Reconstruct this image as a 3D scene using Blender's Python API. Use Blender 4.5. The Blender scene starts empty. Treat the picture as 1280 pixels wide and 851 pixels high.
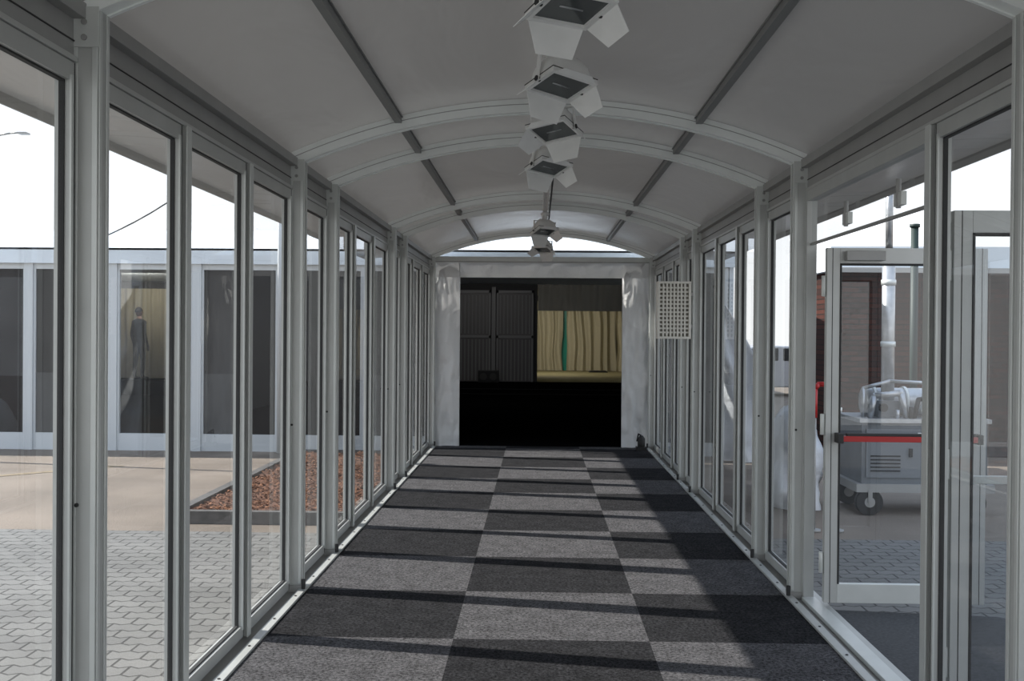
import bpy, bmesh, math, random
from mathutils import Vector, Matrix, noise
random.seed(7)
scene = bpy.context.scene
scene.view_settings.view_transform = 'Standard'
scene.view_settings.look = 'None'
scene.view_settings.exposure = 0.0

# ---------------------------------------------------------------- materials
def new_mat(name):
    m = bpy.data.materials.new(name); m.use_nodes = True
    nt = m.node_tree
    return m, nt, nt.nodes['Principled BSDF'], nt.nodes['Material Output']

def pmat(name, col, rough=0.5, metal=0.0, nscale=0.0, namt=0.0, bump=0.0, bscale=None, detail=4, spec=0.5):
    m, nt, b, o = new_mat(name)
    b.inputs['Base Color'].default_value = (*col, 1)
    b.inputs['Roughness'].default_value = rough
    b.inputs['Metallic'].default_value = metal
    b.inputs['Specular IOR Level'].default_value = spec
    tc = nt.nodes.new('ShaderNodeTexCoord')
    if namt > 0:
        n = nt.nodes.new('ShaderNodeTexNoise'); n.inputs['Scale'].default_value = nscale
        n.inputs['Detail'].default_value = detail
        nt.links.new(tc.outputs['Object'], n.inputs['Vector'])
        r = nt.nodes.new('ShaderNodeValToRGB')
        r.color_ramp.elements[0].position = 0.3; r.color_ramp.elements[1].position = 0.7
        r.color_ramp.elements[0].color = (*[c*(1-namt) for c in col], 1)
        r.color_ramp.elements[1].color = (*[min(1, c*(1+namt)) for c in col], 1)
        nt.links.new(n.outputs['Fac'], r.inputs['Fac'])
        nt.links.new(r.outputs['Color'], b.inputs['Base Color'])
    if bump > 0:
        n2 = nt.nodes.new('ShaderNodeTexNoise'); n2.inputs['Scale'].default_value = bscale or nscale or 20
        n2.inputs['Detail'].default_value = detail
        nt.links.new(tc.outputs['Object'], n2.inputs['Vector'])
        bp = nt.nodes.new('ShaderNodeBump'); bp.inputs['Strength'].default_value = bump
        bp.inputs['Distance'].default_value = 0.02
        nt.links.new(n2.outputs['Fac'], bp.inputs['Height'])
        nt.links.new(bp.outputs['Normal'], b.inputs['Normal'])
    return m

ALU = pmat('aluminium_anodised', (0.47, 0.48, 0.465), 0.42, 0.25, 6, 0.05)
ALU_D = pmat('aluminium_dull', (0.33, 0.33, 0.32), 0.5, 0.2, 6, 0.05)
ALU_BR = pmat('aluminium_bright', (0.60, 0.62, 0.60), 0.38, 0.25, 8, 0.04)
RIB = pmat('aluminium_arch_white', (0.87, 0.90, 0.88), 0.35, 0.12, 8, 0.03)
GASKET = pmat('rubber_gasket', (0.03, 0.03, 0.03), 0.7)
WHITE = pmat('white_enamel', (0.82, 0.82, 0.80), 0.4, 0, 10, 0.04)
CREAM = pmat('cream_plastic', (0.74, 0.72, 0.66), 0.5)
DARK = pmat('dark_interior', (0.015, 0.015, 0.017), 0.8)
STEEL = pmat('galvanised_steel', (0.40, 0.41, 0.42), 0.35, 0.7, 15, 0.15)
RED = pmat('red_paint', (0.42, 0.015, 0.015), 0.35)
BLACK = pmat('black_rubber', (0.012, 0.012, 0.012), 0.6)
GREYP = pmat('grey_machine_paint', (0.14, 0.155, 0.17), 0.45, 0, 5, 0.12)
FASCIA = pmat('white_tent_valance', (0.70, 0.76, 0.81), 0.6, 0, 2, 0.05)
POSTW = pmat('white_tent_post', (0.60, 0.63, 0.65), 0.5)
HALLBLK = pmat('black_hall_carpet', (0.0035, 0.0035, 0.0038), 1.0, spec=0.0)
LAMPGL = pmat('lamp_glass', (0.07, 0.08, 0.08), 0.08)
KERB = pmat('kerb_concrete', (0.10, 0.095, 0.09), 0.8, 0, 12, 0.25)
PURLIN = pmat('purlin_grey', (0.23, 0.235, 0.23), 0.5, 0.2)

def vinyl_mat(name, col, trans=0.25, rough=0.35, bs=2.2, bst=0.35):
    m, nt, b, o = new_mat(name)
    b.inputs['Base Color'].default_value = (*col, 1); b.inputs['Roughness'].default_value = rough
    tl = nt.nodes.new('ShaderNodeBsdfTranslucent'); tl.inputs['Color'].default_value = (*col, 1)
    mx = nt.nodes.new('ShaderNodeMixShader'); mx.inputs[0].default_value = trans
    nt.links.new(b.outputs[0], mx.inputs[1]); nt.links.new(tl.outputs[0], mx.inputs[2])
    nt.links.new(mx.outputs[0], o.inputs['Surface'])
    tc = nt.nodes.new('ShaderNodeTexCoord')
    mp = nt.nodes.new('ShaderNodeMapping'); mp.inputs['Scale'].default_value = (1, 0.35, 1)
    n = nt.nodes.new('ShaderNodeTexNoise'); n.inputs['Scale'].default_value = bs; n.inputs['Detail'].default_value = 3
    n.inputs['Distortion'].default_value = 0.6
    bp = nt.nodes.new('ShaderNodeBump'); bp.inputs['Strength'].default_value = bst; bp.inputs['Distance'].default_value = 0.05
    nt.links.new(tc.outputs['Object'], mp.inputs['Vector']); nt.links.new(mp.outputs[0], n.inputs['Vector'])
    nt.links.new(n.outputs['Fac'], bp.inputs['Height'])
    nt.links.new(bp.outputs['Normal'], b.inputs['Normal'])
    return m
MEMB = vinyl_mat('roof_membrane_pvc', (0.44, 0.425, 0.405), 0.04, 0.28, 2.2, 0.6)
VINYL = vinyl_mat('white_vinyl_sheet', (0.70, 0.71, 0.71), 0.15, 0.35, 5, 0.6)
TARP = vinyl_mat('white_tarpaulin', (0.78, 0.80, 0.83), 0.12, 0.4, 5, 0.6)

def glass_mat(name, tint=(0.90, 0.92, 0.93), base=0.085, dust=0.03):
    m = bpy.data.materials.new(name); m.use_nodes = True
    nt = m.node_tree; nt.nodes.clear()
    o = nt.nodes.new('ShaderNodeOutputMaterial')
    t = nt.nodes.new('ShaderNodeBsdfTransparent'); t.inputs[0].default_value = (*tint, 1)
    g = nt.nodes.new('ShaderNodeBsdfGlossy'); g.inputs['Roughness'].default_value = 0.0
    lw = nt.nodes.new('ShaderNodeLayerWeight'); lw.inputs['Blend'].default_value = 0.5
    p = nt.nodes.new('ShaderNodeMath'); p.operation = 'POWER'; p.inputs[1].default_value = 4.6
    ma = nt.nodes.new('ShaderNodeMath'); ma.operation = 'MULTIPLY_ADD'; ma.inputs[1].default_value = 0.8; ma.inputs[2].default_value = base
    mx = nt.nodes.new('ShaderNodeMixShader')
    nt.links.new(lw.outputs['Facing'], p.inputs[0]); nt.links.new(p.outputs[0], ma.inputs[0])
    nt.links.new(ma.outputs[0], mx.inputs[0]); nt.links.new(t.outputs[0], mx.inputs[1]); nt.links.new(g.outputs[0], mx.inputs[2])
    d = nt.nodes.new('ShaderNodeBsdfDiffuse'); d.inputs[0].default_value = (0.6, 0.6, 0.6, 1)
    mx2 = nt.nodes.new('ShaderNodeMixShader'); mx2.inputs[0].default_value = dust
    nt.links.new(mx.outputs[0], mx2.inputs[1]); nt.links.new(d.outputs[0], mx2.inputs[2])
    nt.links.new(mx2.outputs[0], o.inputs['Surface'])
    return m
GLASS = glass_mat('window_glass')
GLASS2 = glass_mat('clear_facade_glass', (0.95, 0.95, 0.95), 0.03, 0.01)
CLEAR = glass_mat('clear_gable_film', (0.95, 0.95, 0.95), 0.03, 0.08)
FACGL = pmat('dark_curtained_glazing', (0.020, 0.019, 0.020), 0.25, 0, 1.5, 0.3, spec=0.3)
FACGL2 = pmat('grey_curtained_glazing', (0.055, 0.056, 0.058), 0.3, 0, 1.5, 0.3, spec=0.3)

def carpet_mat():
    m, nt, b, o = new_mat('checker_carpet_tiles')
    tc = nt.nodes.new('ShaderNodeTexCoord')
    mp = nt.nodes.new('ShaderNodeMapping'); mp.inputs['Location'].default_value = (0.472, -0.42, 0.5)
    ch = nt.nodes.new('ShaderNodeTexChecker'); ch.inputs['Scale'].default_value = 1.0
    ch.inputs['Color1'].default_value = (0.092, 0.090, 0.094, 1); ch.inputs['Color2'].default_value = (0.029, 0.029, 0.031, 1)
    nt.links.new(tc.outputs['Object'], mp.inputs[0]); nt.links.new(mp.outputs[0], ch.inputs['Vector'])
    n = nt.nodes.new('ShaderNodeTexNoise'); n.inputs['Scale'].default_value = 55; n.inputs['Detail'].default_value = 6
    n.inputs['Roughness'].default_value = 0.85
    nt.links.new(tc.outputs['Object'], n.inputs['Vector'])
    r = nt.nodes.new('ShaderNodeMapRange'); r.inputs[1].default_value = 0.40; r.inputs[2].default_value = 0.60
    r.inputs[3].default_value = 0.25; r.inputs[4].default_value = 1.75
    nt.links.new(n.outputs['Fac'], r.inputs[0])
    mu = nt.nodes.new('ShaderNodeMix'); mu.data_type = 'RGBA'; mu.blend_type = 'MULTIPLY'; mu.inputs[0].default_value = 1
    nt.links.new(ch.outputs['Color'], mu.inputs[6]); nt.links.new(r.outputs[0], mu.inputs[7])
    n3 = nt.nodes.new('ShaderNodeTexNoise'); n3.inputs['Scale'].default_value = 9; n3.inputs['Detail'].default_value = 6
    nt.links.new(tc.outputs['Object'], n3.inputs['Vector'])
    r3 = nt.nodes.new('ShaderNodeMapRange'); r3.inputs[1].default_value = 0.3; r3.inputs[2].default_value = 0.7
    r3.inputs[3].default_value = 0.78; r3.inputs[4].default_value = 1.22
    nt.links.new(n3.outputs['Fac'], r3.inputs[0])
    mu2 = nt.nodes.new('ShaderNodeMix'); mu2.data_type = 'RGBA'; mu2.blend_type = 'MULTIPLY'; mu2.inputs[0].default_value = 1
    nt.links.new(mu.outputs[2], mu2.inputs[6]); nt.links.new(r3.outputs[0], mu2.inputs[7])
    nt.links.new(mu2.outputs[2], b.inputs['Base Color'])
    b.inputs['Roughness'].default_value = 1.0; b.inputs['Specular IOR Level'].default_value = 0.03
    bp = nt.nodes.new('ShaderNodeBump'); bp.inputs['Strength'].default_value = 0.8; bp.inputs['Distance'].default_value = 0.01
    nt.links.new(n.outputs['Fac'], bp.inputs['Height']); nt.links.new(bp.outputs[0], b.inputs['Normal'])
    return m
CARPET = carpet_mat()

def paver_mat():
    m, nt, b, o = new_mat('interlocking_pavers')
    tc = nt.nodes.new('ShaderNodeTexCoord')
    sep = nt.nodes.new('ShaderNodeSeparateXYZ'); nt.links.new(tc.outputs['Object'], sep.inputs[0])
    pp = nt.nodes.new('ShaderNodeMath'); pp.operation = 'PINGPONG'; pp.inputs[1].default_value = 0.05
    nt.links.new(sep.outputs['X'], pp.inputs[0])
    ad = nt.nodes.new('ShaderNodeMath'); ad.operation = 'MULTIPLY_ADD'; ad.inputs[1].default_value = 0.55
    nt.links.new(pp.outputs[0], ad.inputs[0]); nt.links.new(sep.outputs['Y'], ad.inputs[2])
    cb = nt.nodes.new('ShaderNodeCombineXYZ'); nt.links.new(sep.outputs['X'], cb.inputs['X']); nt.links.new(ad.outputs[0], cb.inputs['Y'])
    br = nt.nodes.new('ShaderNodeTexBrick'); br.inputs['Scale'].default_value = 1
    br.inputs['Brick Width'].default_value = 0.2; br.inputs['Row Height'].default_value = 0.13
    br.inputs['Mortar Size'].default_value = 0.008; br.inputs['Mortar Smooth'].default_value = 0.3
    br.inputs['Color1'].default_value = (0.185, 0.182, 0.172, 1); br.inputs['Color2'].default_value = (0.16, 0.157, 0.15, 1)
    br.inputs['Mortar'].default_value = (0.05, 0.048, 0.045, 1)
    nt.links.new(cb.outputs[0], br.inputs['Vector'])
    n = nt.nodes.new('ShaderNodeTexNoise'); n.inputs['Scale'].default_value = 1.2; n.inputs['Detail'].default_value = 8
    nt.links.new(tc.outputs['Object'], n.inputs['Vector'])
    r = nt.nodes.new('ShaderNodeMapRange'); r.inputs[1].default_value = 0.3; r.inputs[2].default_value = 0.7
    r.inputs[3].default_value = 0.85; r.inputs[4].default_value = 1.12
    nt.links.new(n.outputs['Fac'], r.inputs[0])
    mu = nt.nodes.new('ShaderNodeMix'); mu.data_type = 'RGBA'; mu.blend_type = 'MULTIPLY'; mu.inputs[0].default_value = 1
    nt.links.new(br.outputs['Color'], mu.inputs[6]); nt.links.new(r.outputs[0], mu.inputs[7])
    nt.links.new(mu.outputs[2], b.inputs['Base Color']); b.inputs['Roughness'].default_value = 0.85
    bp = nt.nodes.new('ShaderNodeBump'); bp.inputs['Strength'].default_value = 0.6; bp.inputs['Distance'].default_value = 0.01; bp.invert = True
    nt.links.new(br.outputs['Fac'], bp.inputs['Height']); nt.links.new(bp.outputs[0], b.inputs['Normal'])
    return m
PAVER = paver_mat()
ASPH = pmat('dusty_asphalt', (0.205, 0.168, 0.135), 0.9, 0, 0.9, 0.22, 0.4, 60, 10)
MULCH = pmat('bark_mulch', (0.13, 0.055, 0.028), 0.9, 0, 30, 0.5, 0.8, 40)
CHIP = pmat('bark_chip', (0.20, 0.09, 0.045), 0.9, 0, 9, 0.5)

def brick_mat():
    m, nt, b, o = new_mat('dark_red_brick')
    tc = nt.nodes.new('ShaderNodeTexCoord')
    sep = nt.nodes.new('ShaderNodeSeparateXYZ'); nt.links.new(tc.outputs['Object'], sep.inputs[0])
    cb = nt.nodes.new('ShaderNodeCombineXYZ'); nt.links.new(sep.outputs['X'], cb.inputs['X']); nt.links.new(sep.outputs['Z'], cb.inputs['Y'])
    br = nt.nodes.new('ShaderNodeTexBrick'); br.inputs['Scale'].default_value = 1
    br.inputs['Brick Width'].default_value = 0.25; br.inputs['Row Height'].default_value = 0.075
    br.inputs['Mortar Size'].default_value = 0.009
    br.inputs['Color1'].default_value = (0.06, 0.022, 0.016, 1); br.inputs['Color2'].default_value = (0.03, 0.015, 0.013, 1)
    br.inputs['Mortar'].default_value = (0.014, 0.012, 0.011, 1)
    nt.links.new(cb.outputs[0], br.inputs['Vector']); nt.links.new(br.outputs['Color'], b.inputs['Base Color'])
    b.inputs['Roughness'].default_value = 0.9; b.inputs['Specular IOR Level'].default_value = 0.1
    return m
BRICK = brick_mat()

# ---------------------------------------------------------------- builder
class MB:
    def __init__(s): s.v = []; s.f = []; s.m = []; s.mats = []; s.sm = []
    def mi(s, mat):
        if mat not in s.mats: s.mats.append(mat)
        return s.mats.index(mat)
    def face(s, idx, mat, smooth=False):
        s.f.append(idx); s.m.append(s.mi(mat)); s.sm.append(smooth)
    def box(s, x0, x1, y0, y1, z0, z1, mat, M=None):
        x0, x1 = min(x0,x1), max(x0,x1); y0, y1 = min(y0,y1), max(y0,y1); z0, z1 = min(z0,z1), max(z0,z1)
        b = len(s.v)
        P = [(x0,y0,z0),(x1,y0,z0),(x1,y1,z0),(x0,y1,z0),(x0,y0,z1),(x1,y0,z1),(x1,y1,z1),(x0,y1,z1)]
        if M: P = [tuple(M @ Vector(p)) for p in P]
        s.v += P
        for q in ((3,2,1,0),(4,5,6,7),(0,1,5,4),(1,2,6,5),(2,3,7,6),(3,0,4,7)):
            s.face([b+i for i in q], mat)
    def quad(s, pts, mat, smooth=False):
        b = len(s.v); s.v += [tuple(p) for p in pts]; s.face(list(range(b, b+len(pts))), mat, smooth)
    def cyl(s, p0, p1, r, mat, n=16, r1=None, caps=True):
        p0 = Vector(p0); p1 = Vector(p1); r1 = r if r1 is None else r1
        d = (p1-p0).normalized(); a = Vector((0,0,1)) if abs(d.z) < .9 else Vector((1,0,0))
        u = d.cross(a).normalized(); w = d.cross(u)
        b = len(s.v)
        for (p, rr) in ((p0, r), (p1, r1)):
            for i in range(n):
                t = 2*math.pi*i/n; s.v.append(tuple(p + (u*math.cos(t)+w*math.sin(t))*rr))
        for i in range(n):
            j = (i+1) % n; s.face([b+i, b+n+i, b+n+j, b+j], mat, True)
        if caps:
            s.face([b+i for i in range(n)], mat); s.face([b+n+i for i in reversed(range(n))], mat)
    def tube(s, pts, r, mat, n=10):
        for a, c in zip(pts[:-1], pts[1:]): s.cyl(a, c, r, mat, n)
        for p in pts[1:-1]: s.sphere(p, r, mat, n, 6)
    def grid(s, fn, nu, nv, mat, smooth=True):
        b = len(s.v)
        for j in range(nv+1):
            for i in range(nu+1): s.v.append(tuple(fn(i/nu, j/nv)))
        for j in range(nv):
            for i in range(nu):
                a = b+j*(nu+1)+i; s.face([a, a+1, a+nu+2, a+nu+1], mat, smooth)
    def prism(s, prof, y0, y1, mat, M=None):
        b = len(s.v); n = len(prof)
        P = [(x, y0, z) for x, z in prof] + [(x, y1, z) for x, z in prof]
        if M: P = [tuple(M @ Vector(p)) for p in P]
        s.v += P
        for i in range(n):
            j = (i+1) % n; s.face([b+i, b+j, b+n+j, b+n+i], mat)
        s.face([b+i for i in reversed(range(n))], mat); s.face([b+n+i for i in range(n)], mat)
    def sphere(s, c, r, mat, n=16, m=10, sc=(1,1,1)):
        c = Vector(c)
        s.grid(lambda u, v: c + Vector((sc[0]*r*math.cos(2*math.pi*u)*math.sin(math.pi*v),
               sc[1]*r*math.sin(2*math.pi*u)*math.sin(math.pi*v), sc[2]*r*math.cos(math.pi*v))), n, m, mat)
    def make(s, name, bevel=0.0, loc=None, rot=None, parent=None):
        me = bpy.data.meshes.new(name); me.from_pydata(s.v, [], s.f)
        for mt in s.mats: me.materials.append(mt)
        for p, mi, sm in zip(me.polygons, s.m, s.sm): p.material_index = mi; p.use_smooth = sm
        me.update()
        ob = bpy.data.objects.new(name, me); scene.collection.objects.link(ob)
        if loc: ob.location = loc
        if rot: ob.rotation_euler = rot
        if bevel > 0:
            bv = ob.modifiers.new('bevel', 'BEVEL'); bv.width = bevel; bv.segments = 2; bv.limit_method = 'ANGLE'
            bv.angle_limit = math.radians(50)
        if parent: ob.parent = parent
        return ob

def empty(name, loc=(0,0,0)):
    e = bpy.data.objects.new(name, None); e.location = loc; e.empty_display_size = 0.1
    scene.collection.objects.link(e); return e

# ---------------------------------------------------------------- dims
HW = 1.512; XW = 1.567; EAVE = 2.57; CREST = 2.89
FR = [-0.57, 2.43, 3.43, 6.43, 7.50, 10.55, 11.45, 14.60]
GZ = -0.14
rise = CREST-EAVE
R = (HW*HW + rise*rise)/(2*rise); CZ = CREST - R
PH = math.asin(HW/R)
PY = 8.95

# ---------------------------------------------------------------- ground
g = MB(); g.box(-26, 26, -8, PY, GZ-0.2, GZ, PAVER); g.make('ground_paving')
g = MB(); g.box(-60, 60, PY, 90, GZ-0.2, GZ-0.002, ASPH); g.make('ground_asphalt')
LINE = pmat('faded_yellow_line', (0.25, 0.195, 0.125), 0.9, 0, 8, 0.2)
g = MB(); g.quad([(-7.6,10.9,GZ+0.002),(-7.45,10.9,GZ+0.002),(-5.2,13.2,GZ+0.002),(-5.4,13.2,GZ+0.002)], LINE); g.make('parking_line')

# floor deck with carpet
f = MB(); f.box(-1.472, 1.472, -0.6, 14.7, -0.13, 0.0, CARPET); f.make('floor')
for k, sx in enumerate((-1, 1)):
    t = MB()
    t.box(sx*1.472, sx*1.65, -0.6, 14.62, GZ, -0.012, ALU_D)
    t.box(sx*1.437, sx*1.484, -0.6, 14.62, -0.012, 0.012, ALU)
    t.box(sx*1.597, sx*1.65, -0.6, 14.62, -0.012, 0.004, ALU)
    y = 0.2
    while y < 14.4:
        t.cyl((sx*1.462, y, 0.012), (sx*1.462, y, 0.016), 0.008, GASKET, 8); y += 0.5
    t.make('trim_%d' % (k+1), 0.002)

# ---------------------------------------------------------------- walls
def post(mb, sx, y):
    x = sx*HW; w = 0.041
    mb.box(x-w, x+w, y-w, y+w, 0.03, EAVE+0.05, ALU)
    for fy in (-1, 1):
        for dx in (-0.032, 0.032):
            mb.box(x+dx-0.009, x+dx+0.009, y+fy*w, y+fy*(w+0.005), 0.04, EAVE+0.02, ALU_BR)
    xi = x - sx*w
    for dy in (-0.028, 0.028):
        mb.box(xi, xi - sx*0.006, y+dy-0.010, y+dy+0.010, 0.04, EAVE+0.02, ALU_BR)
    mb.box(x-0.05, x+0.05, y-0.05, y+0.05, -0.012, 0.03, ALU_D)
    mb.cyl((x-sx*0.058, y-0.055, 0.0), (x-sx*0.058, y-0.055, 0.07), 0.012, GASKET, 10)
    mb.box(x-0.047, x+0.047, y-0.050, y-0.046, EAVE-0.10, EAVE+0.03, ALU_BR)
    for dz in (-0.07, -0.02):
        mb.cyl((x, y-0.050, EAVE+dz), (x, y-0.057, EAVE+dz), 0.010, ALU_D, 10)
    mb.cyl((x-0.02, y-0.042, 1.0), (x-0.02, y-0.050, 1.0), 0.007, GASKET, 8)

def header(mb, sx, y0, y1):
    x = sx*XW
    mb.box(x-0.02, x+0.02, y0, y1, 2.42, 2.56, ALU_D)
    mb.box(x-sx*0.06, x+sx*0.035, y0, y1, 2.56, 2.61, ALU_D)
    mb.box(x-sx*0.032, x-sx*0.02, y0, y1, 2.42, 2.438, ALU)
    mb.box(x-sx*0.024, x-sx*0.02, y0, y1, 2.487, 2.492, GASKET)

def mullion(mb, sx, y):
    x = sx*XW
    mb.box(x-0.040, x+0.040, y-0.014, y+0.014, 0.0, 2.42, ALU)
    mb.box(x-sx*0.040, x-sx*0.047, y-0.030, y+0.030, 0.0, 2.42, ALU_BR)

wcount = [0]
def window(sx, y0, y1, z0=0.004, z1=2.418):
    wcount[0] += 1
    mb = MB(); x = sx*XW; t = 0.056; d = 0.024
    mb.box(x-d, x+d, y0, y0+t, z0, z1, ALU); mb.box(x-d, x+d, y1-t, y1, z0, z1, ALU)
    mb.box(x-d, x+d, y0+t, y1-t, z0, z0+0.06, ALU); mb.box(x-d, x+d, y0+t, y1-t, z1-0.06, z1, ALU)
    for (ya, yb, za, zb) in ((y0+t-.016, y0+t, z0+.044, z1-.044), (y1-t, y1-t+.016, z0+.044, z1-.044)):
        mb.box(x-sx*d, x-sx*(d+.007), ya, yb, za, zb, ALU_BR)
    for ya in (y0+.018, y1-.022): mb.box(x-sx*d, x-sx*(d+.0015), ya, ya+.004, z0, z1, GASKET)
    gk = 0.006
    for (ya, yb, za, zb) in ((y0+t, y0+t+gk, z0+.06, z1-.06), (y1-t-gk, y1-t, z0+.06, z1-.06),
                             (y0+t, y1-t, z0+.06, z0+.06+gk), (y0+t, y1-t, z1-.06-gk, z1-.06)):
        mb.box(x-0.009, x+0.009, ya, yb, za, zb, GASKET)
    mb.quad([(x, y0+t, z0+.06), (x, y1-t, z0+.06), (x, y1-t, z1-.06), (x, y0+t, z1-.06)], GLASS)
    mb.make('window_%d' % wcount[0], 0)

for sx, nm in ((-1, 'wall_left'), (1, 'wall_right')):
    w = MB()
    for y in FR: post(w, sx, y)
    for y0, y1 in zip(FR[:-1], FR[1:]):
        a, b = y0+0.030, y1-0.030
        header(w, sx, y0, y1)
        n = 3 if (y1-y0) > 2 else 1
        if sx == 1 and abs(y0-3.43) < .01:
            mullion(w, sx, 4.36)
            window(sx, a, 4.36-0.015)
            x = XW
            w.box(x-0.010, x+0.010, 4.375, b, 2.098, 2.112, ALU_D)
            w.box(x-0.03, x+0.03, 4.375, 4.415, 0, 2.42, ALU)
            w.box(x-0.03, x+0.03, b-0.05, b, 0, 2.42, ALU)
            w.box(x-0.03, x+0.03, 4.415, b-0.05, 2.36, 2.42, ALU)
            w.box(x-0.04, x+0.04, 4.415, b-0.05, -0.011, 0.012, ALU_BR)
            w.quad([(x, 4.415, 2.11), (x, b-0.05, 2.11), (x, b-0.05, 2.36), (x, 4.415, 2.36)], GLASS)
            for yy in (4.75, 5.55):
                w.box(x-0.035, x-0.01, yy-0.05, yy+0.05, 2.14, 2.20, ALU_BR)
                w.cyl((x-0.03, yy, 2.13), (x-0.03, yy, 2.26), 0.012, ALU_D, 8)
            continue
        st = (b-a)/n
        for k in range(n):
            ya = a + k*st; yb = ya + st
            window(sx, ya + (0.015 if k else 0), yb - (0.015 if k < n-1 else 0))
            if k: mullion(w, sx, ya)
    w.make(nm, 0.0015)

def door_leaf(name, y, face, red):
    mb = MB(); x0, x1 = 1.612, 2.53; t = 0.075; d = 0.022; z0, z1 = 0.02, 2.07
    mb.box(x0, x0+t, y-d, y+d, z0, z1, ALU); mb.box(x1-t, x1, y-d, y+d, z0, z1, ALU)
    mb.box(x0+t, x1-t, y-d, y+d, z0, z0+0.11, ALU_BR); mb.box(x0+t, x1-t, y-d, y+d, z1-0.09, z1, ALU)
    for xa in (x0+t, x1-t-0.01): mb.box(xa, xa+0.01, y-0.026, y+0.026, z0+.11, z1-.09, GASKET)
    for xa in (x0+0.03, x1-0.035): mb.box(xa, xa+0.005, y-0.0235, y+0.0235, z0, z1, GASKET)
    mb.box(x0+t, x1-t, y-0.026, y+0.026, z1-.10, z1-.09, GASKET)
    mb.quad([(x0+t, y, z0+.11), (x1-t, y, z0+.11), (x1-t, y, z1-.09), (x0+t, y, z1-.09)], GLASS)
    yb = y + face*0.075; ya = y + face*0.024
    col = RED if red else ALU_BR
    mb.box(x0+0.06, x1-0.06, yb, yb+face*0.03, 0.960, 0.992, col)
    for xx in (x0+0.05, x1-0.08):
        mb.box(xx, xx+0.03, ya, yb+face*0.035, 0.95, 1.005, GASKET if red else ALU_D)
    if red: mb.box(x0+0.1, x1-0.1, yb, yb+face*0.028, 0.992, 1.008, GASKET)
    for zz in (0.25, 1.05, 1.85):
        mb.cyl((x0-0.012, y, zz-0.06), (x0-0.012, y, zz+0.06), 0.014, ALU_BR, 10)
    mb.box(x0+0.1, x0+0.32, ya, ya+face*0.05, 1.995, 2.05, ALU_D)
    mb.make(name, 0.002)
door_leaf('door_1', 6.20, -1, True)
door_leaf('door_2', 4.33, 1, False)
r = MB()
RAMP = pmat('ramp_grey_carpet', (0.06, 0.062, 0.066), 0.95, 0, 60, 0.3)
r.prism([(1.655, -0.012), (2.6, -0.04), (3.1, GZ), (1.655, GZ)], 4.36, 6.15, RAMP); r.make('entrance_ramp')

# ---------------------------------------------------------------- roof
def arc_pt(u, rad, y):
    t = u*PH; return Vector((rad*math.sin(t), y, CZ + rad*math.cos(t)))
def arc_band(mb, y0, y1, r0, r1, mat, n=40):
    b = len(mb.v)
    for i in range(n+1):
        u = -1 + 2*i/n
        for (rr, yy) in ((r0,y0),(r0,y1),(r1,y1),(r1,y0)): mb.v.append(tuple(arc_pt(u, rr, yy)))
    for i in range(n):
        a = b+4*i
        for k in range(4):
            l = (k+1) % 4; mb.face([a+k, a+l, a+4+l, a+4+k], mat, False)
    mb.face([b,b+1,b+2,b+3], mat); mb.face([b+4*n+k for k in (3,2,1,0)], mat)
for y in FR:
    a = MB()
    arc_band(a, y-0.04, y+0.04, R+0.006, R+0.068, RIB)
    arc_band(a, y-0.046, y-0.028, R, R+0.080, RIB)
    arc_band(a, y+0.028, y+0.046, R, R+0.080, RIB)
    arc_band(a, y-0.0475, y-0.046, R+0.046, R+0.050, ALU_D)
    a.make('roof_arch')
RM = R + 0.082
c = MB()
XE = HW*1.05
def roof_fn(u, v):
    y = -0.62 + v*(14.66+0.62)
    x = -2.36 + u*4.72
    ze = CZ + math.sqrt(RM*RM - XE*XE)
    if abs(x) <= XE: z = CZ + math.sqrt(RM*RM - x*x)
    else: z = ze - (abs(x)-XE)*0.06
    s = 0
    for a_, b_ in zip(FR[:-1], FR[1:]):
        if a_ <= y <= b_ and abs(x) < HW: s = 0.015*(1-(x/HW)**2)*math.sin(math.pi*(y-a_)/(b_-a_))
    return Vector((x, y, z + s))
c.grid(roof_fn, 64, 90, MEMB)
zed = CZ + math.sqrt(RM*RM - XE*XE) - (2.36-XE)*0.06
for sx in (-1, 1): c.box(sx*2.355, sx*2.365, -0.62, 14.66, zed-0.05, zed+0.003, MEMB)
c.make('ceiling')
for sx in (-1, 1):
    p = MB(); x = sx*0.90; zt = CZ + math.sqrt(RM*RM - x*x)
    for y0, y1 in zip(FR[:-1], FR[1:]):
        p.box(x-0.020, x+0.020, y0+0.046, y1-0.046, zt-0.045, zt-0.006, PURLIN)
        p.box(x-0.028, x+0.028, y0+0.046, y1-0.046, zt-0.012, zt-0.004, PURLIN)
    p.make('roof_purlin')
gb = MB()
pts = [arc_pt(-1+2*i/24, R, 14.62) for i in range(25)]
gb.quad([(-HW, 14.62, EAVE-0.02)] + pts + [(HW, 14.62, EAVE-0.02)], CLEAR)
gb.make('window_gable')

# ---------------------------------------------------------------- lighting track and floodlights
tr = MB(); TX = 0.015
tr.box(TX-0.014, TX+0.014, 0.0, 14.5, 2.850, 2.875, WHITE)
tr.box(TX-0.026, TX-0.018, 0.0, 14.5, 2.835, 2.88, WHITE); tr.box(TX+0.018, TX+0.026, 0.0, 14.5, 2.835, 2.88, WHITE)
for y in FR[1:]: tr.box(TX-0.015, TX+0.015, y-0.02, y+0.02, 2.875, CREST+0.01, ALU_D)
tr.tube([(TX+0.05, 0, 2.87), (TX+0.05, 14.5, 2.87)], 0.008, GASKET, 8)
tr.make('lighting_track')

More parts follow.
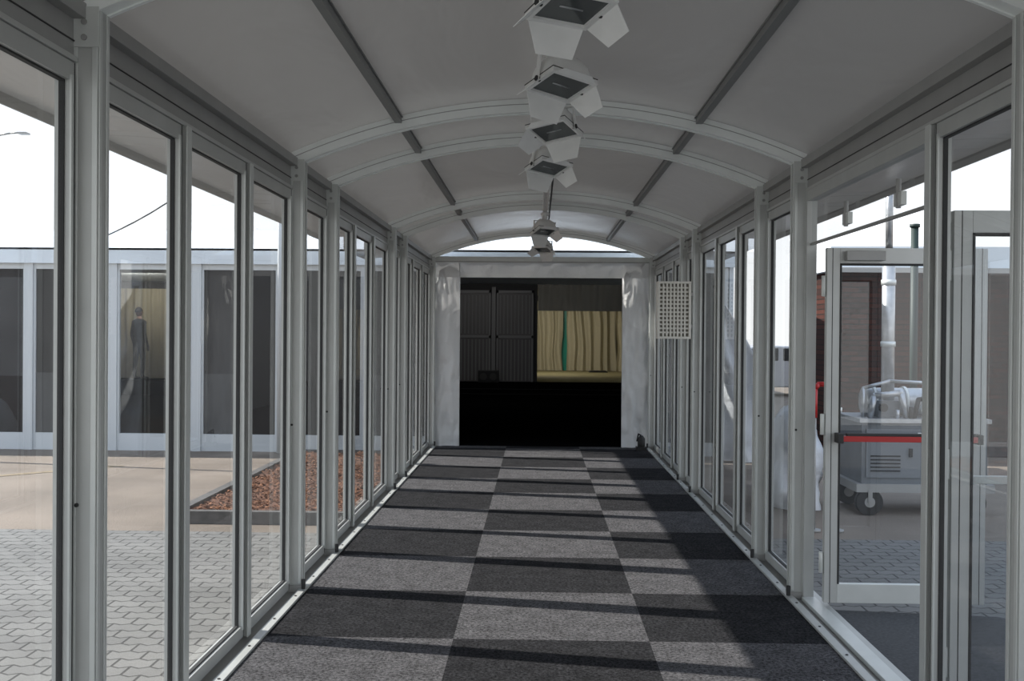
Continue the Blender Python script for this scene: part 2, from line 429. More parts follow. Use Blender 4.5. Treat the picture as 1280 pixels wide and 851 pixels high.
def floodlight(x, y, tilt, yaw, roll=0.0, S=0.88):
    root = empty('floodlight', (x, y, 2.833-0.15*S)); root.rotation_euler = (0, roll*0.5, yaw); root.scale = (S, S, S)
    y_ = MB()
    y_.box(-0.02, 0.02, -0.02, 0.02, 0.05, 0.13, WHITE)
    y_.box(-0.145, 0.145, -0.015, 0.015, 0.045, 0.051, WHITE)
    for sx in (-1, 1):
        y_.box(sx*0.139, sx*0.145, -0.015, 0.015, -0.09, 0.051, WHITE)
        y_.cyl((sx*0.150, 0, -0.075), (sx*0.125, 0, -0.075), 0.014, GASKET, 10)
    y_.box(-0.03, 0.03, -0.05, 0.05, 0.12, 0.150, WHITE)
    y_.make('yoke', 0.001, parent=root)
    b = MB()
    def sp(v, e): return math.copysign(abs(v)**e, v)
    def dome(u, v):
        t = 2*math.pi*u; p = (math.pi/2)*v
        return Vector((0.130*sp(math.cos(t), .5)*sp(math.cos(p), .75), 0.116*sp(math.sin(t), .5)*sp(math.cos(p), .75), 0.135*sp(math.sin(p), .9)))
    b.grid(dome, 40, 12, WHITE)
    X, Y = 0.134, 0.120
    b.box(-X, X, -Y, -Y+0.02, -0.02, 0.004, WHITE); b.box(-X, X, Y-0.02, Y, -0.02, 0.004, WHITE)
    b.box(-X, -X+0.02, -Y+.02, Y-.02, -0.02, 0.004, WHITE); b.box(X-0.02, X, -Y+.02, Y-.02, -0.02, 0.004, WHITE)
    b.box(-X+.02, X-.02, -Y+.02, Y-.02, -0.008, -0.004, LAMPGL)
    b.box(-X-.001, X+.001, -Y-.001, Y+.001, 0.004, 0.009, GASKET)
    b.cyl((-0.05, 0, -0.009), (0.05, 0, -0.009), 0.004, STEEL, 10)
    for i in range(5):
        xx = -0.06 + 0.03*i; b.box(xx-0.002, xx+0.002, -0.05, 0.05, 0.11, 0.140, WHITE)
    for side, ang, L in ((0, 125, 0.03), (1, 40, 0.105), (2, 15, 0.12), (3, 50, 0.105)):
        M = Matrix.Rotation(side*math.pi/2, 4, 'Z')
        half = X if side % 2 == 0 else Y
        off = Y if side % 2 == 0 else X
        an = math.radians(ang)
        def P(px, l): return M @ Vector((px, -off - l*math.sin(an), -0.02 - l*math.cos(an)))
        w1 = half*0.90; w2 = half*0.60
        q = [P(-w1, 0), P(w1, 0), P(w2, L), P(-w2, L)]
        nrm = (q[1]-q[0]).cross(q[3]-q[0]).normalized()*0.0015
        k = len(b.v); b.v += [tuple(p+nrm) for p in q] + [tuple(p-nrm) for p in q]
        for fc in ((0,1,2,3),(7,6,5,4),(0,4,5,1),(1,5,6,2),(2,6,7,3),(3,7,4,0)): b.face([k+i for i in fc], WHITE)
    b.make('housing', 0, loc=(0, 0, -0.065), rot=(tilt, 0, 0), parent=root)
for (x, y, t, yw, rl) in ((0.05, 3.52, -0.20, 0.5, 0.05), (0.045, 4.62, -0.22, 0.6, 0.25), (0.02, 5.66, -0.26, -0.5, -0.25), (0.015, 6.9, -0.24, 0.55, 0.25),
                      (0.01, 11.25, -0.3, 0.5, 0.1), (0.01, 13.7, -0.3, -0.5, 0)):
    floodlight(x, y, t, yw, rl)

# ---------------------------------------------------------------- end wall
ew = MB()
YE = 14.66
def sheet(mb, x0, x1, z0, z1, y, mat, amp=0.02, nu=24, nv=60, seed=0, fold=0):
    def fn(u, v):
        x = x0+(x1-x0)*u; z = z0+(z1-z0)*v
        d = amp*noise.noise(Vector((x*6+seed, z*1.6, seed))) + amp*0.6*noise.noise(Vector((x*14, z*5, seed+9)))
        if fold: d += amp*0.9*math.sin(fold*x + 1.5*noise.noise(Vector((z, x, seed))))
        return Vector((x, y+d, z))
    mb.grid(fn, nu, nv, mat)
sheet(ew, -1.48, -1.13, 0.0, 2.53, YE, VINYL, 0.05, seed=1)
sheet(ew, 1.11, 1.48, 0.0, 2.53, YE, VINYL, 0.07, seed=4)
sheet(ew, -1.48, 1.48, 2.325, 2.54, YE-0.01, VINYL, 0.015, 60, 12, seed=6)
ew.box(-1.48, 1.48, YE-0.05, YE+0.0, 2.535, 2.61, ALU_BR)
ew.box(-1.48, 1.48, YE-0.055, YE-0.05, 2.535, 2.545, ALU_D)
ew.box(-1.17, -1.13, YE+0.03, YE+0.07, 0, 2.33, VINYL); ew.box(1.11, 1.15, YE+0.03, YE+0.07, 0, 2.33, VINYL)
ew.make('wall_back')
eb = MB()
eb.box(1.28, 1.42, 14.25, 14.40, 0.0, 0.05, BLACK); eb.cyl((1.35, 14.32, 0.05), (1.35, 14.32, 0.16), 0.05, BLACK, 16)
eb.cyl((1.35, 14.32, 0.16), (1.35, 14.32, 0.20), 0.05, BLACK, 16, 0.02); eb.tube([(1.35,14.32,0.20),(1.31,14.32,0.22),(1.29,14.32,0.12)], 0.01, BLACK, 8)
eb.make('fire_extinguisher', 0.003)  # small black extinguisher at the end of the corridor, not a lamp

ag = MB(); X0, X1, Z0, Z1, YG = 1.115, 1.44, 1.52, 2.08, 10.42
ag.box(X0, X1, YG+0.05, YG+0.14, Z0, Z1, CREAM)
t = 0.022
ag.box(X0, X1, YG-0.01, YG+0.05, Z0, Z0+t, CREAM); ag.box(X0, X1, YG-0.01, YG+0.05, Z1-t, Z1, CREAM)
ag.box(X0, X0+t, YG-0.01, YG+0.05, Z0+t, Z1-t, CREAM); ag.box(X1-t, X1, YG-0.01, YG+0.05, Z0+t, Z1-t, CREAM)
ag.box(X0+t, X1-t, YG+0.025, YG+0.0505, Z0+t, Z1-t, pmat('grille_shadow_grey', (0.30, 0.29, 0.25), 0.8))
for i in range(1, 8):
    xx = X0+t+(X1-X0-2*t)*i/8; ag.box(xx-0.008, xx+0.008, YG, YG+0.03, Z0+t, Z1-t, CREAM)
for i in range(1, 13):
    zz = Z0+t+(Z1-Z0-2*t)*i/13; ag.box(X0+t, X1-t, YG+0.004, YG+0.03, zz-0.008, zz+0.008, CREAM)
ag.box(X1, 1.472, YG+0.08, YG+0.12, 1.62, 1.66, ALU_D); ag.box(X1, 1.472, YG+0.08, YG+0.12, 1.94, 1.98, ALU_D)
ag.make('air_vent_grille', 0.001)

ds = MB(); ds.box(1.13, 1.21, 4.42, 4.50, 0.0, 0.008, WHITE); ds.prism([(1.14, 0.008), (1.20, 0.008), (1.195, 0.11), (1.15, 0.125)], 4.45, 4.465, WHITE)
ds.make('door_stop', 0.001)

# ---------------------------------------------------------------- main exhibition tent
YF = 14.95
hall = MB()
xs = []
x = -7.26 - 1.2*5
while x < -1.9: xs.append(x); x += 1.2
LX = -13.3
BASE = 0.10
hall.box(LX, -1.62, YF-0.03, YF+0.03, GZ, BASE, POSTW)
hall.box(LX, -1.62, YF-0.03, YF+0.03, 2.42, 2.52, POSTW)
for x in xs: hall.box(x-0.06, x+0.06, YF-0.06, YF+0.04, GZ, 2.52, POSTW)
for a, b in zip(xs, xs[1:]+[-1.62]):
    see = abs(a+6.06) < 0.05
    a2, b2 = a+0.06, b-0.06
    for (p0, p1) in ((a2, a2+0.03), (b2-0.03, b2)): hall.box(p0, p1, YF-0.03, YF+0.02, BASE, 2.42, POSTW)
    if see:
        hall.quad([(a2+.03, YF, BASE), (b2-.03, YF, BASE), (b2-.03, YF, 2.42), (a2+.03, YF, 2.42)], GLASS2)
    else:
        k = xs.index(a)
        hall.box(a2+.03, b2-.03, YF-0.005, YF+0.015, BASE, 2.42, FACGL)
        if k % 2 == 1: hall.box(a2+.03, b2-.35, YF-0.008, YF-0.004, BASE, 0.95, FACGL2)
        else: hall.box(a2+.45, b2-.03, YF-0.008, YF-0.004, 0.9, 2.3, FACGL2)
hall.box(-1.62, -1.18, YF-0.03, YF+0.03, GZ, 2.52, POSTW)
hall.box(1.16, 1.66, YF-0.03, YF+0.03, GZ, 2.52, POSTW)
hall.box(-1.2, 1.16, YF-0.03, YF+0.03, 2.36, 2.52, FASCIA)
hall.box(1.66, 2.6, YF-0.02, YF+0.02, 0.05, 2.42, FACGL2); hall.box(1.66, 2.6, YF-0.03, YF+0.03, 2.42, 2.52, POSTW)
hall.box(1.66, 2.6, YF-0.03, YF+0.03, GZ, 0.05, POSTW); hall.box(2.5, 2.6, YF-0.05, YF+0.05, GZ, 2.52, POSTW)
def slab(pts, mat, th=0.03):
    q = [Vector(p) for p in pts]; n = Vector((0,0,th))
    k = len(hall.v); hall.v += [tuple(p) for p in q] + [tuple(p-n) for p in q]
    for fc in ((0,1,2,3),(7,6,5,4),(0,4,5,1),(1,5,6,2),(2,6,7,3),(3,7,4,0)): hall.face([k+i for i in fc], mat)
hall.box(LX, 2.7, YF-0.09, YF-0.06, 2.50, 2.72, FASCIA)
slab([(LX, YF-0.09, 2.72), (2.7, YF-0.09, 2.72), (2.7, 20.7, 3.52), (LX, 20.7, 3.52)], FASCIA)
slab([(LX, 20.7, 3.52), (2.7, 20.7, 3.52), (2.7, 26.6, 2.80), (LX, 26.6, 2.80)], FASCIA)
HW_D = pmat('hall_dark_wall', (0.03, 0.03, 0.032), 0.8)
HGREY = pmat('hall_grey_panel', (0.095, 0.092, 0.095), 0.45)
HGREY2 = pmat('hall_panel_edge_and_reflection', (0.18, 0.18, 0.185), 0.5)
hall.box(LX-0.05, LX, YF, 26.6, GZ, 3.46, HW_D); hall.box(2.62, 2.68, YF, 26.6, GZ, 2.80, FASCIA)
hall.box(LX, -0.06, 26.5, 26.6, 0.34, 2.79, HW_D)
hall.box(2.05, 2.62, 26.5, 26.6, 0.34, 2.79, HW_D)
hall.make('exhibition_tent')
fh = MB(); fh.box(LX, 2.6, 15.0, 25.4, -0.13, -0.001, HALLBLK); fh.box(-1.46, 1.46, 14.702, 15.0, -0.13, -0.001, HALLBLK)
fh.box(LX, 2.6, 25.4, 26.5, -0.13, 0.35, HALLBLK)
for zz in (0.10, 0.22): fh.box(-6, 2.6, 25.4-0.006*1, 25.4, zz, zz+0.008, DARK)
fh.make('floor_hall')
pd = MB()
def ribdoor(mb, x0, x1):
    mb.box(x0, x1, 26.44, 26.49, 0.35, 2.62, HGREY)
    mb.box(x0, x0+0.05, 26.41, 26.44, 0.35, 2.62, HGREY2); mb.box(x1-0.05, x1, 26.41, 26.44, 0.35, 2.62, HGREY2)
    mb.box(x0, x1, 26.41, 26.44, 1.43, 1.50, HGREY2); mb.box(x0, x1, 26.41, 26.44, 2.55, 2.62, HGREY2)  # middle strip is a reflection put into lighter colour, top strip is frame
    n = int((x1-x0-0.1)/0.09)
    for i in range(n):
        xx = x0+0.05+(x1-x0-0.1)*(i+0.5)/n
        mb.box(xx-0.015, xx+0.015, 26.425, 26.44, 0.38, 1.40, HGREY2); mb.box(xx-0.015, xx+0.015, 26.425, 26.44, 1.54, 2.50, HGREY2)
ribdoor(pd, -2.05, -1.22); ribdoor(pd, -1.08, -0.16); pd.box(-1.20, -1.10, 26.40, 26.49, 0.35, 2.7, HGREY2)
pd.make('door_3', 0.003)
sp = MB(); sp.box(-1.50, -1.0, 25.9, 26.2, 0.35, 0.64, BLACK); sp.box(-1.48, -1.02, 25.885, 25.9, 0.37, 0.62, DARK)
for xx in (-1.37, -1.13): sp.cyl((xx, 25.885, 0.495), (xx, 25.875, 0.495), 0.09, GASKET, 20)
sp.make('stage_monitor_speaker', 0.01)

CURT = vinyl_mat('beige_curtain', (0.50, 0.46, 0.34), 0.1, 0.9, 6, 0.2)
VAL = vinyl_mat('grey_valance', (0.30, 0.29, 0.26), 0.1, 0.8, 6, 0.2)
rm = MB()
WOODF = pmat('ochre_floor', (0.26, 0.23, 0.12), 0.7, 0, 4, 0.15)
rm.box(-0.6, 3.2, 26.6, 35.2, 0.20, 0.35, WOODF); rm.box(-0.6, 3.2, 26.6, 35.2, 2.80, 2.86, pmat('room_canopy', (0.35,0.34,0.28), .8))
rm.box(-0.66, -0.6, 26.6, 35.2, GZ, 2.86, CURT); rm.box(3.2, 3.26, 26.6, 35.2, GZ, 2.86, CURT); rm.box(-0.66, 3.26, 35.2, 35.26, GZ, 2.86, HW_D)
GREEN = pmat('green_glass_strip', (0.02, 0.30, 0.22), 0.3)
rm.box(0.66, 0.96, 34.75, 34.80, 0.35, 2.5, GREEN)
rm.make('back_room')
cu = MB()
def gather(mb, x0, x1, y, z0, z1, x0w, x1w, zw, mat, folds, amp):
    def fn(u, v):
        z = z0+(z1-z0)*v
        k = math.exp(-((z-zw)/0.45)**2)
        a = x0+(x0w-x0)*k; b = x1+(x1w-x1)*k
        x = a+(b-a)*u
        return Vector((x, y+amp*math.sin(u*folds*2*math.pi+0.4*math.sin(3*v)+3*noise.noise(Vector((u*4, v*1.5, 1)))), z))
    mb.grid(fn, 120, 30, mat)
gather(cu, -0.3, 0.77, 34.4, 0.36, 2.6, -0.3, 0.72, 0.95, CURT, 4, 0.07)
gather(cu, 0.88, 2.55, 34.4, 0.36, 2.6, 0.90, 2.55, 1.1, CURT, 6, 0.08)
gather(cu, 2.45, 3.15, 34.0, 0.36, 2.6, 2.5, 3.15, 1.1, CURT, 3, 0.07)
cu.make('curtain')
va = MB(); sheet(va, -0.05, 2.05, 2.12, 2.78, 26.55, VAL, 0.03, 80, 14, 3, 22); va.make('valance')
mt = MB(); mt.prism([(1.55,0.352),(2.15,0.352),(2.1,0.40),(1.62,0.40)], 33.2, 33.7, BLACK); mt.make('floor_mat', 0.01)

def area(name, loc, rot, sx_, sy_, power, col=(1,1,1)):
    l = bpy.data.lights.new(name, 'AREA'); l.shape = 'RECTANGLE'; l.size = sx_; l.size_y = sy_; l.energy = power; l.color = col
    o = bpy.data.objects.new(name, l); o.location = loc; o.rotation_euler = rot; scene.collection.objects.link(o); return o
area('back_room_added_fill', (0.2, 31.4, 2.72), (math.radians(35), 0, math.radians(-20)), 0.8, 1.0, 62, (1, 0.95, 0.84))  # added fill standing in for sunlight through the back room's roof
area('hall_added_fill', (-1.5, 23.0, 3.1), (math.radians(35), 0, 0), 1.5, 0.4, 15, (1, 0.97, 0.92))  # added fill without a fixture, lifts the dark hall doors
area('hall_side_added_fill', (-9.6, 25.2, 2.85), (math.radians(40), 0, 0), 1.2, 0.3, 14, (1, 0.93, 0.8))  # added warm fill so the backdrop shows behind the figure
bd = MB(); sheet(bd, -10.5, -9.0, 0.36, 2.6, 26.4, CURT, 0.04, 50, 20, 5, 30); bd.make('curtain')

# ---------------------------------------------------------------- planter with bark mulch
pl = MB()
x0, x1, y0, y1 = -3.2, -1.71, 9.40, 14.2
zt = -0.03
pl.box(x0, x1, y0-0.09, y0, GZ, zt, KERB); pl.box(x0-0.09, x0, y0-0.09, y1, GZ, zt, KERB); pl.box(x0-0.09, x1, y1, y1+0.09, GZ, zt, KERB)
pl.box(x1, x1+0.04, y0-0.09, y1+0.09, GZ, zt, KERB)
def mul(u, v):
    x = x0+(x1-x0)*u; y = y0+(y1-y0)*v
    return Vector((x, y, -0.065+0.03*noise.noise(Vector((x*3, y*3, 0)))+0.02*noise.noise(Vector((x*12, y*12, 3)))))
pl.grid(mul, 50, 120, MULCH)
for i in range(3000):
    x = random.uniform(x0+.03, x1-.03); y = random.uniform(y0+.03, y1-.03)
    M = Matrix.Translation((x, y, -0.05+0.03*noise.noise(Vector((x*3, y*3, 0))))) @ Matrix.Rotation(random.random()*6.3, 4, 'Z') @ Matrix.Rotation(random.uniform(-.6,.6), 4, 'Y')
    l = random.uniform(.010, .028); w = random.uniform(.005, .012)
    pl.box(-l, l, -w, w, -.003, .003, CHIP if i % 3 else MULCH, M)
pl.make('mulch_planter_bed')

# ---------------------------------------------------------------- right side
bb = MB()
bb.box(4.15, 16, 15.2, 17.4, GZ, 2.48, BRICK)
bb.box(4.05, 16.1, 15.05, 17.5, 2.48, 2.82, FASCIA)
bb.box(4.05, 16.1, 15.0, 15.08, 2.45, 2.52, ALU_D)
for x in (6.15, 7.6, 9.1): bb.box(x-0.07, x+0.07, 15.06, 15.2, GZ, 2.48, POSTW)
for x in (7.0,):
    bb.box(x-0.35, x+0.35, 15.16, 15.2, 0.75, 2.05, DARK)
    for xa, xb, za, zb in ((x-.4, x-.35, .7, 2.1), (x+.35, x+.4, .7, 2.1), (x-.4, x+.4, 2.05, 2.1), (x-.4, x+.4, .7, .75), (x-.02, x+.02, .75, 2.05)):
        bb.box(xa, xb, 15.13, 15.2, za, zb, BRICK)
bb.make('brick_building')

tp = MB()
def tarp(u, v):
    z = GZ + v*2.30
    xr = 3.20 - 0.42*v - 0.5*v**3
    x = 2.34 + (xr-2.34)*u
    return Vector((x, 14.2 + 0.08*math.sin(u*9+v*4) + 0.1*noise.noise(Vector((x*4, z*3, 2))) + 0.15*(1-v), z))
tp.grid(tarp, 40, 50, TARP); tp.make('hanging_tarpaulin')
tb = MB()
def pile(u, v):
    t = 2*math.pi*u
    d = 1 + 0.25*noise.noise(Vector((math.cos(t)*1.6, math.sin(t)*1.6, v*3))) + 0.14*noise.noise(Vector((math.cos(t)*5, math.sin(t)*5, v*8)))
    r_ = (1 - v**3)**0.5
    return Vector((2.54+0.28*math.cos(t)*r_*d, 10.8+0.4*math.sin(t)*r_*d, GZ+1.0*v*(0.9+0.1*d)))
tb.grid(pile, 60, 30, TARP); tb.make('tarpaulin_pile')

ht = empty('heater_trailer', (3.53, 10.5, GZ))
b = MB()
b.box(-0.55, 0.75, -0.35, 0.45, 0.22, 0.30, ALU_D)
b.box(-0.50, 0.68, -0.33, 0.42, 0.30, 0.88, GREYP)
b.box(-0.46, 0.05, -0.345, -0.33, 0.36, 0.82, pmat('grey_machine_door', (0.18, .195, .21), .45)); b.box(0.1, 0.62, -0.345, -0.33, 0.36, 0.82, GREYP)
for i in range(7): b.box(0.16, 0.56, -0.352, -0.345, 0.44+i*0.05, 0.46+i*0.05, DARK)
for i in range(5): b.box(-0.42, -0.14, -0.352, -0.345, 0.42+i*0.035, 0.432+i*0.035, DARK)
b.box(-0.06, -0.03, -0.365, -0.345, 0.56, 0.64, GASKET)
b.box(-0.53, 0.71, -0.36, 0.45, 0.88, 0.92, STEEL)
b.box(0.02, 0.16, -0.349, -0.345, 0.70, 0.79, WHITE); b.box(0.03, 0.15, -0.351, -0.349, 0.71, 0.745, RED)
b.make('body', 0.012, parent=ht)
b = MB()
b.cyl((-0.38, 0.05, 1.06), (0.62, 0.05, 1.06), 0.135, STEEL, 24)
for xx in (-0.3, 0.0, 0.45): b.cyl((xx, 0.05, 1.06), (xx+0.03, 0.05, 1.06), 0.15, ALU_BR, 24)
b.box(-0.3, -0.1, -0.2, 0.0, 0.92, 1.08, GREYP); b.cyl((0.45, -0.15, 0.92), (0.45, -0.15, 1.22), 0.06, STEEL, 16)
b.tube([(-0.45, -0.2, 0.92), (-0.45, -0.2, 1.2), (-0.2, -0.2, 1.27), (0.3, -0.22, 1.25), (0.62, -0.22, 1.2), (0.62, -0.22, .92)], 0.018, STEEL)
b.tube([(-0.40, -0.25, 0.92), (-0.36, -0.25, 1.13), (-0.12, -0.27, 1.16), (-0.05, -0.25, 0.92)], 0.03, STEEL)
b.tube([(0.02, -0.25, 0.92), (0.05, -0.27, 1.10), (0.25, -0.28, 1.12), (0.33, -0.25, 0.92)], 0.022, BLACK)
b.cyl((0.12, -0.24, 1.0), (0.12, -0.3, 1.0), 0.05, ALU_BR, 16); b.cyl((-0.28, -0.24, 1.02), (-0.28, -0.29, 1.02), 0.04, BLACK, 16)
for i, xx in enumerate((-0.15, -0.02, 0.2, 0.36)): b.cyl((xx, -0.28, 0.92), (xx, -0.28, 1.0+0.03*(i % 3)), 0.022, (STEEL, BLACK, RED, ALU_BR)[i], 12)
b.make('pipework', 0, parent=ht)
b = MB()
b.cyl((-0.17, -0.05, 0.92), (-0.17, -0.05, 2.55), 0.062, STEEL, 24)
for zz in (1.0, 1.6, 2.2, 2.5): b.cyl((-0.17, -0.05, zz), (-0.17, -0.05, zz+0.05), 0.070, ALU_BR, 24)
b.cyl((-0.17, -0.05, 2.55), (-0.17, -0.05, 3.25), 0.035, STEEL, 16)
b.make('flue', 0, parent=ht)
b = MB()
for (xx, yy) in ((-0.42, -0.3), (0.55, -0.3), (-0.42, 0.38), (0.55, 0.38)):
    b.cyl((xx, yy-0.04, 0.125), (xx, yy+0.04, 0.125), 0.125, BLACK, 24); b.cyl((xx, yy-0.043, 0.125), (xx, yy+0.043, 0.125), 0.05, ALU_D, 16)
    b.box(xx-0.02, xx+0.02, yy-0.055, yy-0.045, 0.125, 0.24, ALU_D)
b.make('wheels', 0, parent=ht)
rh = MB()
rh.cyl((2.56, 9.3, GZ), (2.56, 9.3, 0.80), 0.016, ALU_D, 12)
rh.tube([(2.36, 9.3, 0.85), (2.36, 9.3, 1.10), (2.39, 9.3, 1.14), (2.52, 9.3, 1.14), (2.56, 9.3, 1.10), (2.56, 9.3, 0.80)], 0.022, RED, 12)
rh.cyl((2.36, 9.3, GZ), (2.36, 9.3, 0.85), 0.014, ALU_D, 12); rh.cyl((2.56, 9.3, 0.90), (2.56, 9.3, 0.94), 0.035, ALU_BR, 12)
rh.cyl((2.36, 9.3, GZ), (2.36, 9.3, GZ+0.02), 0.06, ALU_D, 12); rh.cyl((2.56, 9.3, GZ), (2.56, 9.3, GZ+0.02), 0.06, ALU_D, 12)
rh.make('gas_standpipe')

cr = empty('car', (6.9, 30.5, GZ))
CARP = pmat('car_paint_silver', (0.5, 0.52, 0.55), 0.25, 0.3)
b = MB()
body = [(-2.0,.25),(2.0,.25),(2.05,.6),(1.95,.85),(1.1,.95),(.5,1.38),(-.9,1.42),(-1.7,.98),(-2.02,.9)]
b.prism(body, -0.8, 0.8, CARP)
b.prism([(1.0,.97),(.47,1.33),(-.15,1.35),(-.15,.97)], -0.81, 0.81, DARK); b.prism([(-.25,.97),(-.25,1.35),(-.85,1.36),(-1.4,.98)], -0.81, 0.81, DARK)
b.box(1.9, 2.06, -0.7, -0.4, .6, .75, WHITE); b.box(1.9, 2.06, .4, .7, .6, .75, WHITE)
b.make('body', 0.04, parent=cr)
b = MB()
for xx in (-1.25, 1.3):
    for yy in (-.75, .75): b.cyl((xx, yy-.1, .31), (xx, yy+.1, .31), .31, BLACK, 24); b.cyl((xx, yy-.11, .31), (xx, yy+.11, .31), .18, STEEL, 16)
b.make('wheels', 0, parent=cr)

DG = pmat('dark_green_paint', (0.008, 0.022, 0.020), 0.6)
pz = MB(); pz.cyl((4.50, 13.0, GZ), (4.50, 13.0, 2.88), 0.045, DG, 14); pz.cyl((4.50, 13.0, GZ), (4.50, 13.0, GZ+0.12), 0.09, DG, 14); pz.cyl((4.50,13,2.88),(4.50,13,2.92),0.06,DG,14)
pz.make('sign_pole')
sl = MB(); sl.cyl((-7.8, 13.6, GZ), (-7.8, 13.6, 3.7), 0.05, ALU_D, 12, 0.035)
sl.tube([(-7.8+1.05*t, 13.6, 3.7+0.4*math.sin(t*math.pi/2)) for t in [i/8 for i in range(9)]], 0.012, ALU_D, 8)
sl.box(-6.77, -6.65, 13.54, 13.66, 4.08, 4.10, ALU_D); sl.make('street_lamp')
cb = MB(); cb.tube([(-6.4+2.74*t, 14.75, 2.74+2.0*t-0.25*math.sin(math.pi*t)) for t in [i/12 for i in range(13)]], 0.010, BLACK, 6)
cb.cyl((-3.66, 14.78, GZ), (-3.66, 14.78, 4.8), 0.03, POSTW, 10); cb.cyl((-6.4, 14.79, GZ), (-6.4, 14.79, 2.8), 0.02, POSTW, 10)
cb.make('overhead_cable')

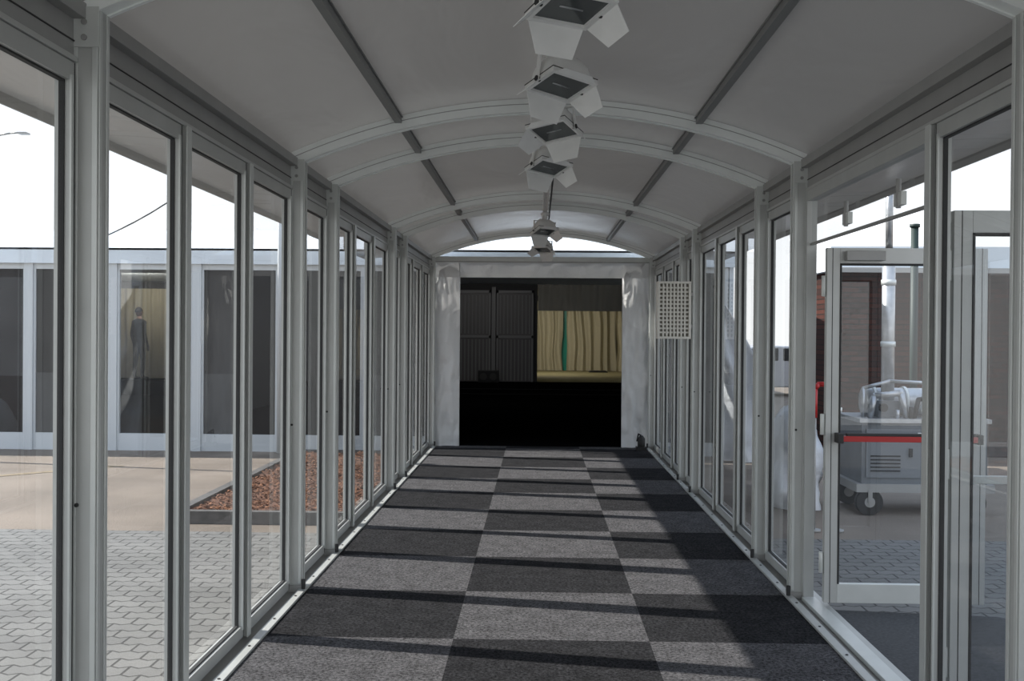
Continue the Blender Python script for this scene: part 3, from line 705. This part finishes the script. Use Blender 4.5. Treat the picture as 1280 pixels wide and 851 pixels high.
# ---------------------------------------------------------------- person inside the tent
def person(loc, rz):
    root = empty('person', loc); root.rotation_euler = (0, 0, rz)
    V = []; E = []; Rd = []
    def add(p, r, par=None):
        V.append(p); Rd.append(r)
        if par is not None: E.append((par, len(V)-1))
        return len(V)-1
    pel = add((0,0,.95), (.15,.11)); w_ = add((0,0,1.10), (.135,.10), pel); ch = add((0,0,1.30), (.165,.12), w_)
    sh = add((0,0,1.42), (.13,.10), ch); nk = add((0,0,1.50), (.058,.058), sh); hd0 = add((0,-.01,1.57), (.06,.065), nk)
    for s in (-1, 1):
        h = add((s*.095,0,.88), (.095,.10), pel); k = add((s*.10,-.01+.03*s,.50), (.062,.065), h); a = add((s*.105,.02+.03*s,.09), (.042,.045), k)
        t1 = add((s*.11,-.06+.03*s,.045), (.042,.035), a); add((s*.12,-.16+.03*s,.035), (.036,.028), t1)
        s1 = add((s*.175,0,1.40), (.065,.065), sh); el = add((s*.235,.03,1.12), (.045,.045), s1); wr = add((s*.245,-.04,.88), (.03,.03), el)
        pm = add((s*.245,-.06,.81), (.036,.02), wr)
        for i, (dy, L) in enumerate(((-.03,.07),(-.01,.08),(.01,.075),(.03,.06))):
            f1 = add((s*.245,-.062+dy,.775), (.009,.009), pm); f2 = add((s*.24,-.066+dy,.775-L*.5), (.008,.008), f1); add((s*.228,-.07+dy,.775-L), (.007,.007), f2)
        tm = add((s*.235,-.10,.82), (.011,.011), pm); add((s*.228,-.115,.785), (.009,.009), tm)
    me = bpy.data.meshes.new('body'); me.from_pydata(V, E, []); ob = bpy.data.objects.new('body', me)
    scene.collection.objects.link(ob); ob.parent = root
    md = ob.modifiers.new('skin', 'SKIN'); md.use_smooth_shade = True
    for sv, rr in zip(me.skin_vertices[0].data, Rd): sv.radius = rr
    me.skin_vertices[0].data[0].use_root = True
    ss = ob.modifiers.new('sub', 'SUBSURF'); ss.levels = 1; ss.render_levels = 2
    m, nt, bs, o = new_mat('clothes_and_skin')
    tc = nt.nodes.new('ShaderNodeTexCoord'); sp_ = nt.nodes.new('ShaderNodeSeparateXYZ'); nt.links.new(tc.outputs['Object'], sp_.inputs[0])
    mr = nt.nodes.new('ShaderNodeMath'); mr.operation = 'DIVIDE'; mr.inputs[1].default_value = 1.8; nt.links.new(sp_.outputs['Z'], mr.inputs[0])
    rp = nt.nodes.new('ShaderNodeValToRGB'); rp.color_ramp.interpolation = 'CONSTANT'
    el = rp.color_ramp.elements; el[0].color = (.01,.01,.01,1); el[1].position = .06; el[1].color = (.015,.016,.022,1)
    e2 = el.new(.52); e2.color = (.02,.02,.022,1); e3 = el.new(.825); e3.color = (.4,.24,.18,1)
    nt.links.new(mr.outputs[0], rp.inputs[0]); nt.links.new(rp.outputs[0], bs.inputs['Base Color']); bs.inputs['Roughness'].default_value = .8
    me.materials.append(m)
    SK = pmat('skin', (.4,.24,.18), .6); HR = pmat('dark_hair', (.02,.014,.01), .7)
    h = MB()
    def head(u, v):
        t = 2*math.pi*u; p = math.pi*v
        x = .075*math.cos(t)*math.sin(p); y = .095*math.sin(t)*math.sin(p); z = .12*math.cos(p)
        if z < 0: x *= 1+.25*z/.12; y *= 1+.12*z/.12
        if y < -.07 and abs(x) < .018 and -.035 < z < .02: y -= .022*(1-abs(z+.012)/.03)
        return Vector((x, y, 1.645+z))
    h.grid(head, 36, 24, SK)
    for s in (-1, 1):
        h.sphere((s*.078, .0, 1.645), .028, SK, 10, 8, (.35,.7,1.1)); h.sphere((s*.03, -.082, 1.655), .011, WHITE, 10, 8); h.sphere((s*.03, -.091, 1.655), .005, BLACK, 8, 6)
    h.box(-.024, .024, -.092, -.082, 1.582, 1.590, RED)
    h.grid(lambda u, v: Vector((.083*math.cos(2*math.pi*u)*math.sin(math.pi*.55*v), .012+.098*math.sin(2*math.pi*u)*math.sin(math.pi*.55*v), 1.662+.115*math.cos(math.pi*.55*v))), 30, 14, HR)
    h.make('head', 0, parent=root)
person((-9.78, 25.75, 0.35), math.radians(150))

# ---------------------------------------------------------------- light
w = bpy.data.worlds.new('sky'); scene.world = w; w.use_nodes = True
nt = w.node_tree; bg = nt.nodes['Background']
tc = nt.nodes.new('ShaderNodeTexCoord'); sp3 = nt.nodes.new('ShaderNodeSeparateXYZ'); nt.links.new(tc.outputs['Generated'], sp3.inputs[0])
rp = nt.nodes.new('ShaderNodeValToRGB'); rp.color_ramp.elements[0].position = 0.0; rp.color_ramp.elements[0].color = (1.0, 1.0, 0.99, 1)
rp.color_ramp.elements[1].position = 0.8; rp.color_ramp.elements[1].color = (0.58, 0.72, 0.95, 1)
nt.links.new(sp3.outputs['Z'], rp.inputs[0]); nt.links.new(rp.outputs[0], bg.inputs['Color'])
bg.inputs['Strength'].default_value = 1.6
s = bpy.data.lights.new('sun', 'SUN'); s.energy = 10.0; s.angle = math.radians(0.6); s.color = (1, 0.95, 0.88)
so = bpy.data.objects.new('sun', s); scene.collection.objects.link(so)
so.rotation_euler = Vector((1, -0.19, -0.76)).to_track_quat('-Z', 'Y').to_euler(); so.location = (-6, 2, 8)

# ---------------------------------------------------------------- camera
cd = bpy.data.cameras.new('camera'); cam = bpy.data.objects.new('camera', cd); scene.collection.objects.link(cam)
cd.sensor_width = 36; cd.lens = 1330/1280*36; cd.clip_start = 0.05; cd.clip_end = 300
M = Matrix.Rotation(math.radians(1.38), 4, 'Z') @ Matrix.Rotation(math.radians(90-0.41), 4, 'X') @ Matrix.Rotation(math.radians(0.45), 4, 'Z')
cam.matrix_world = Matrix.Translation((-0.053, 0, 1.565)) @ M
scene.camera = cam
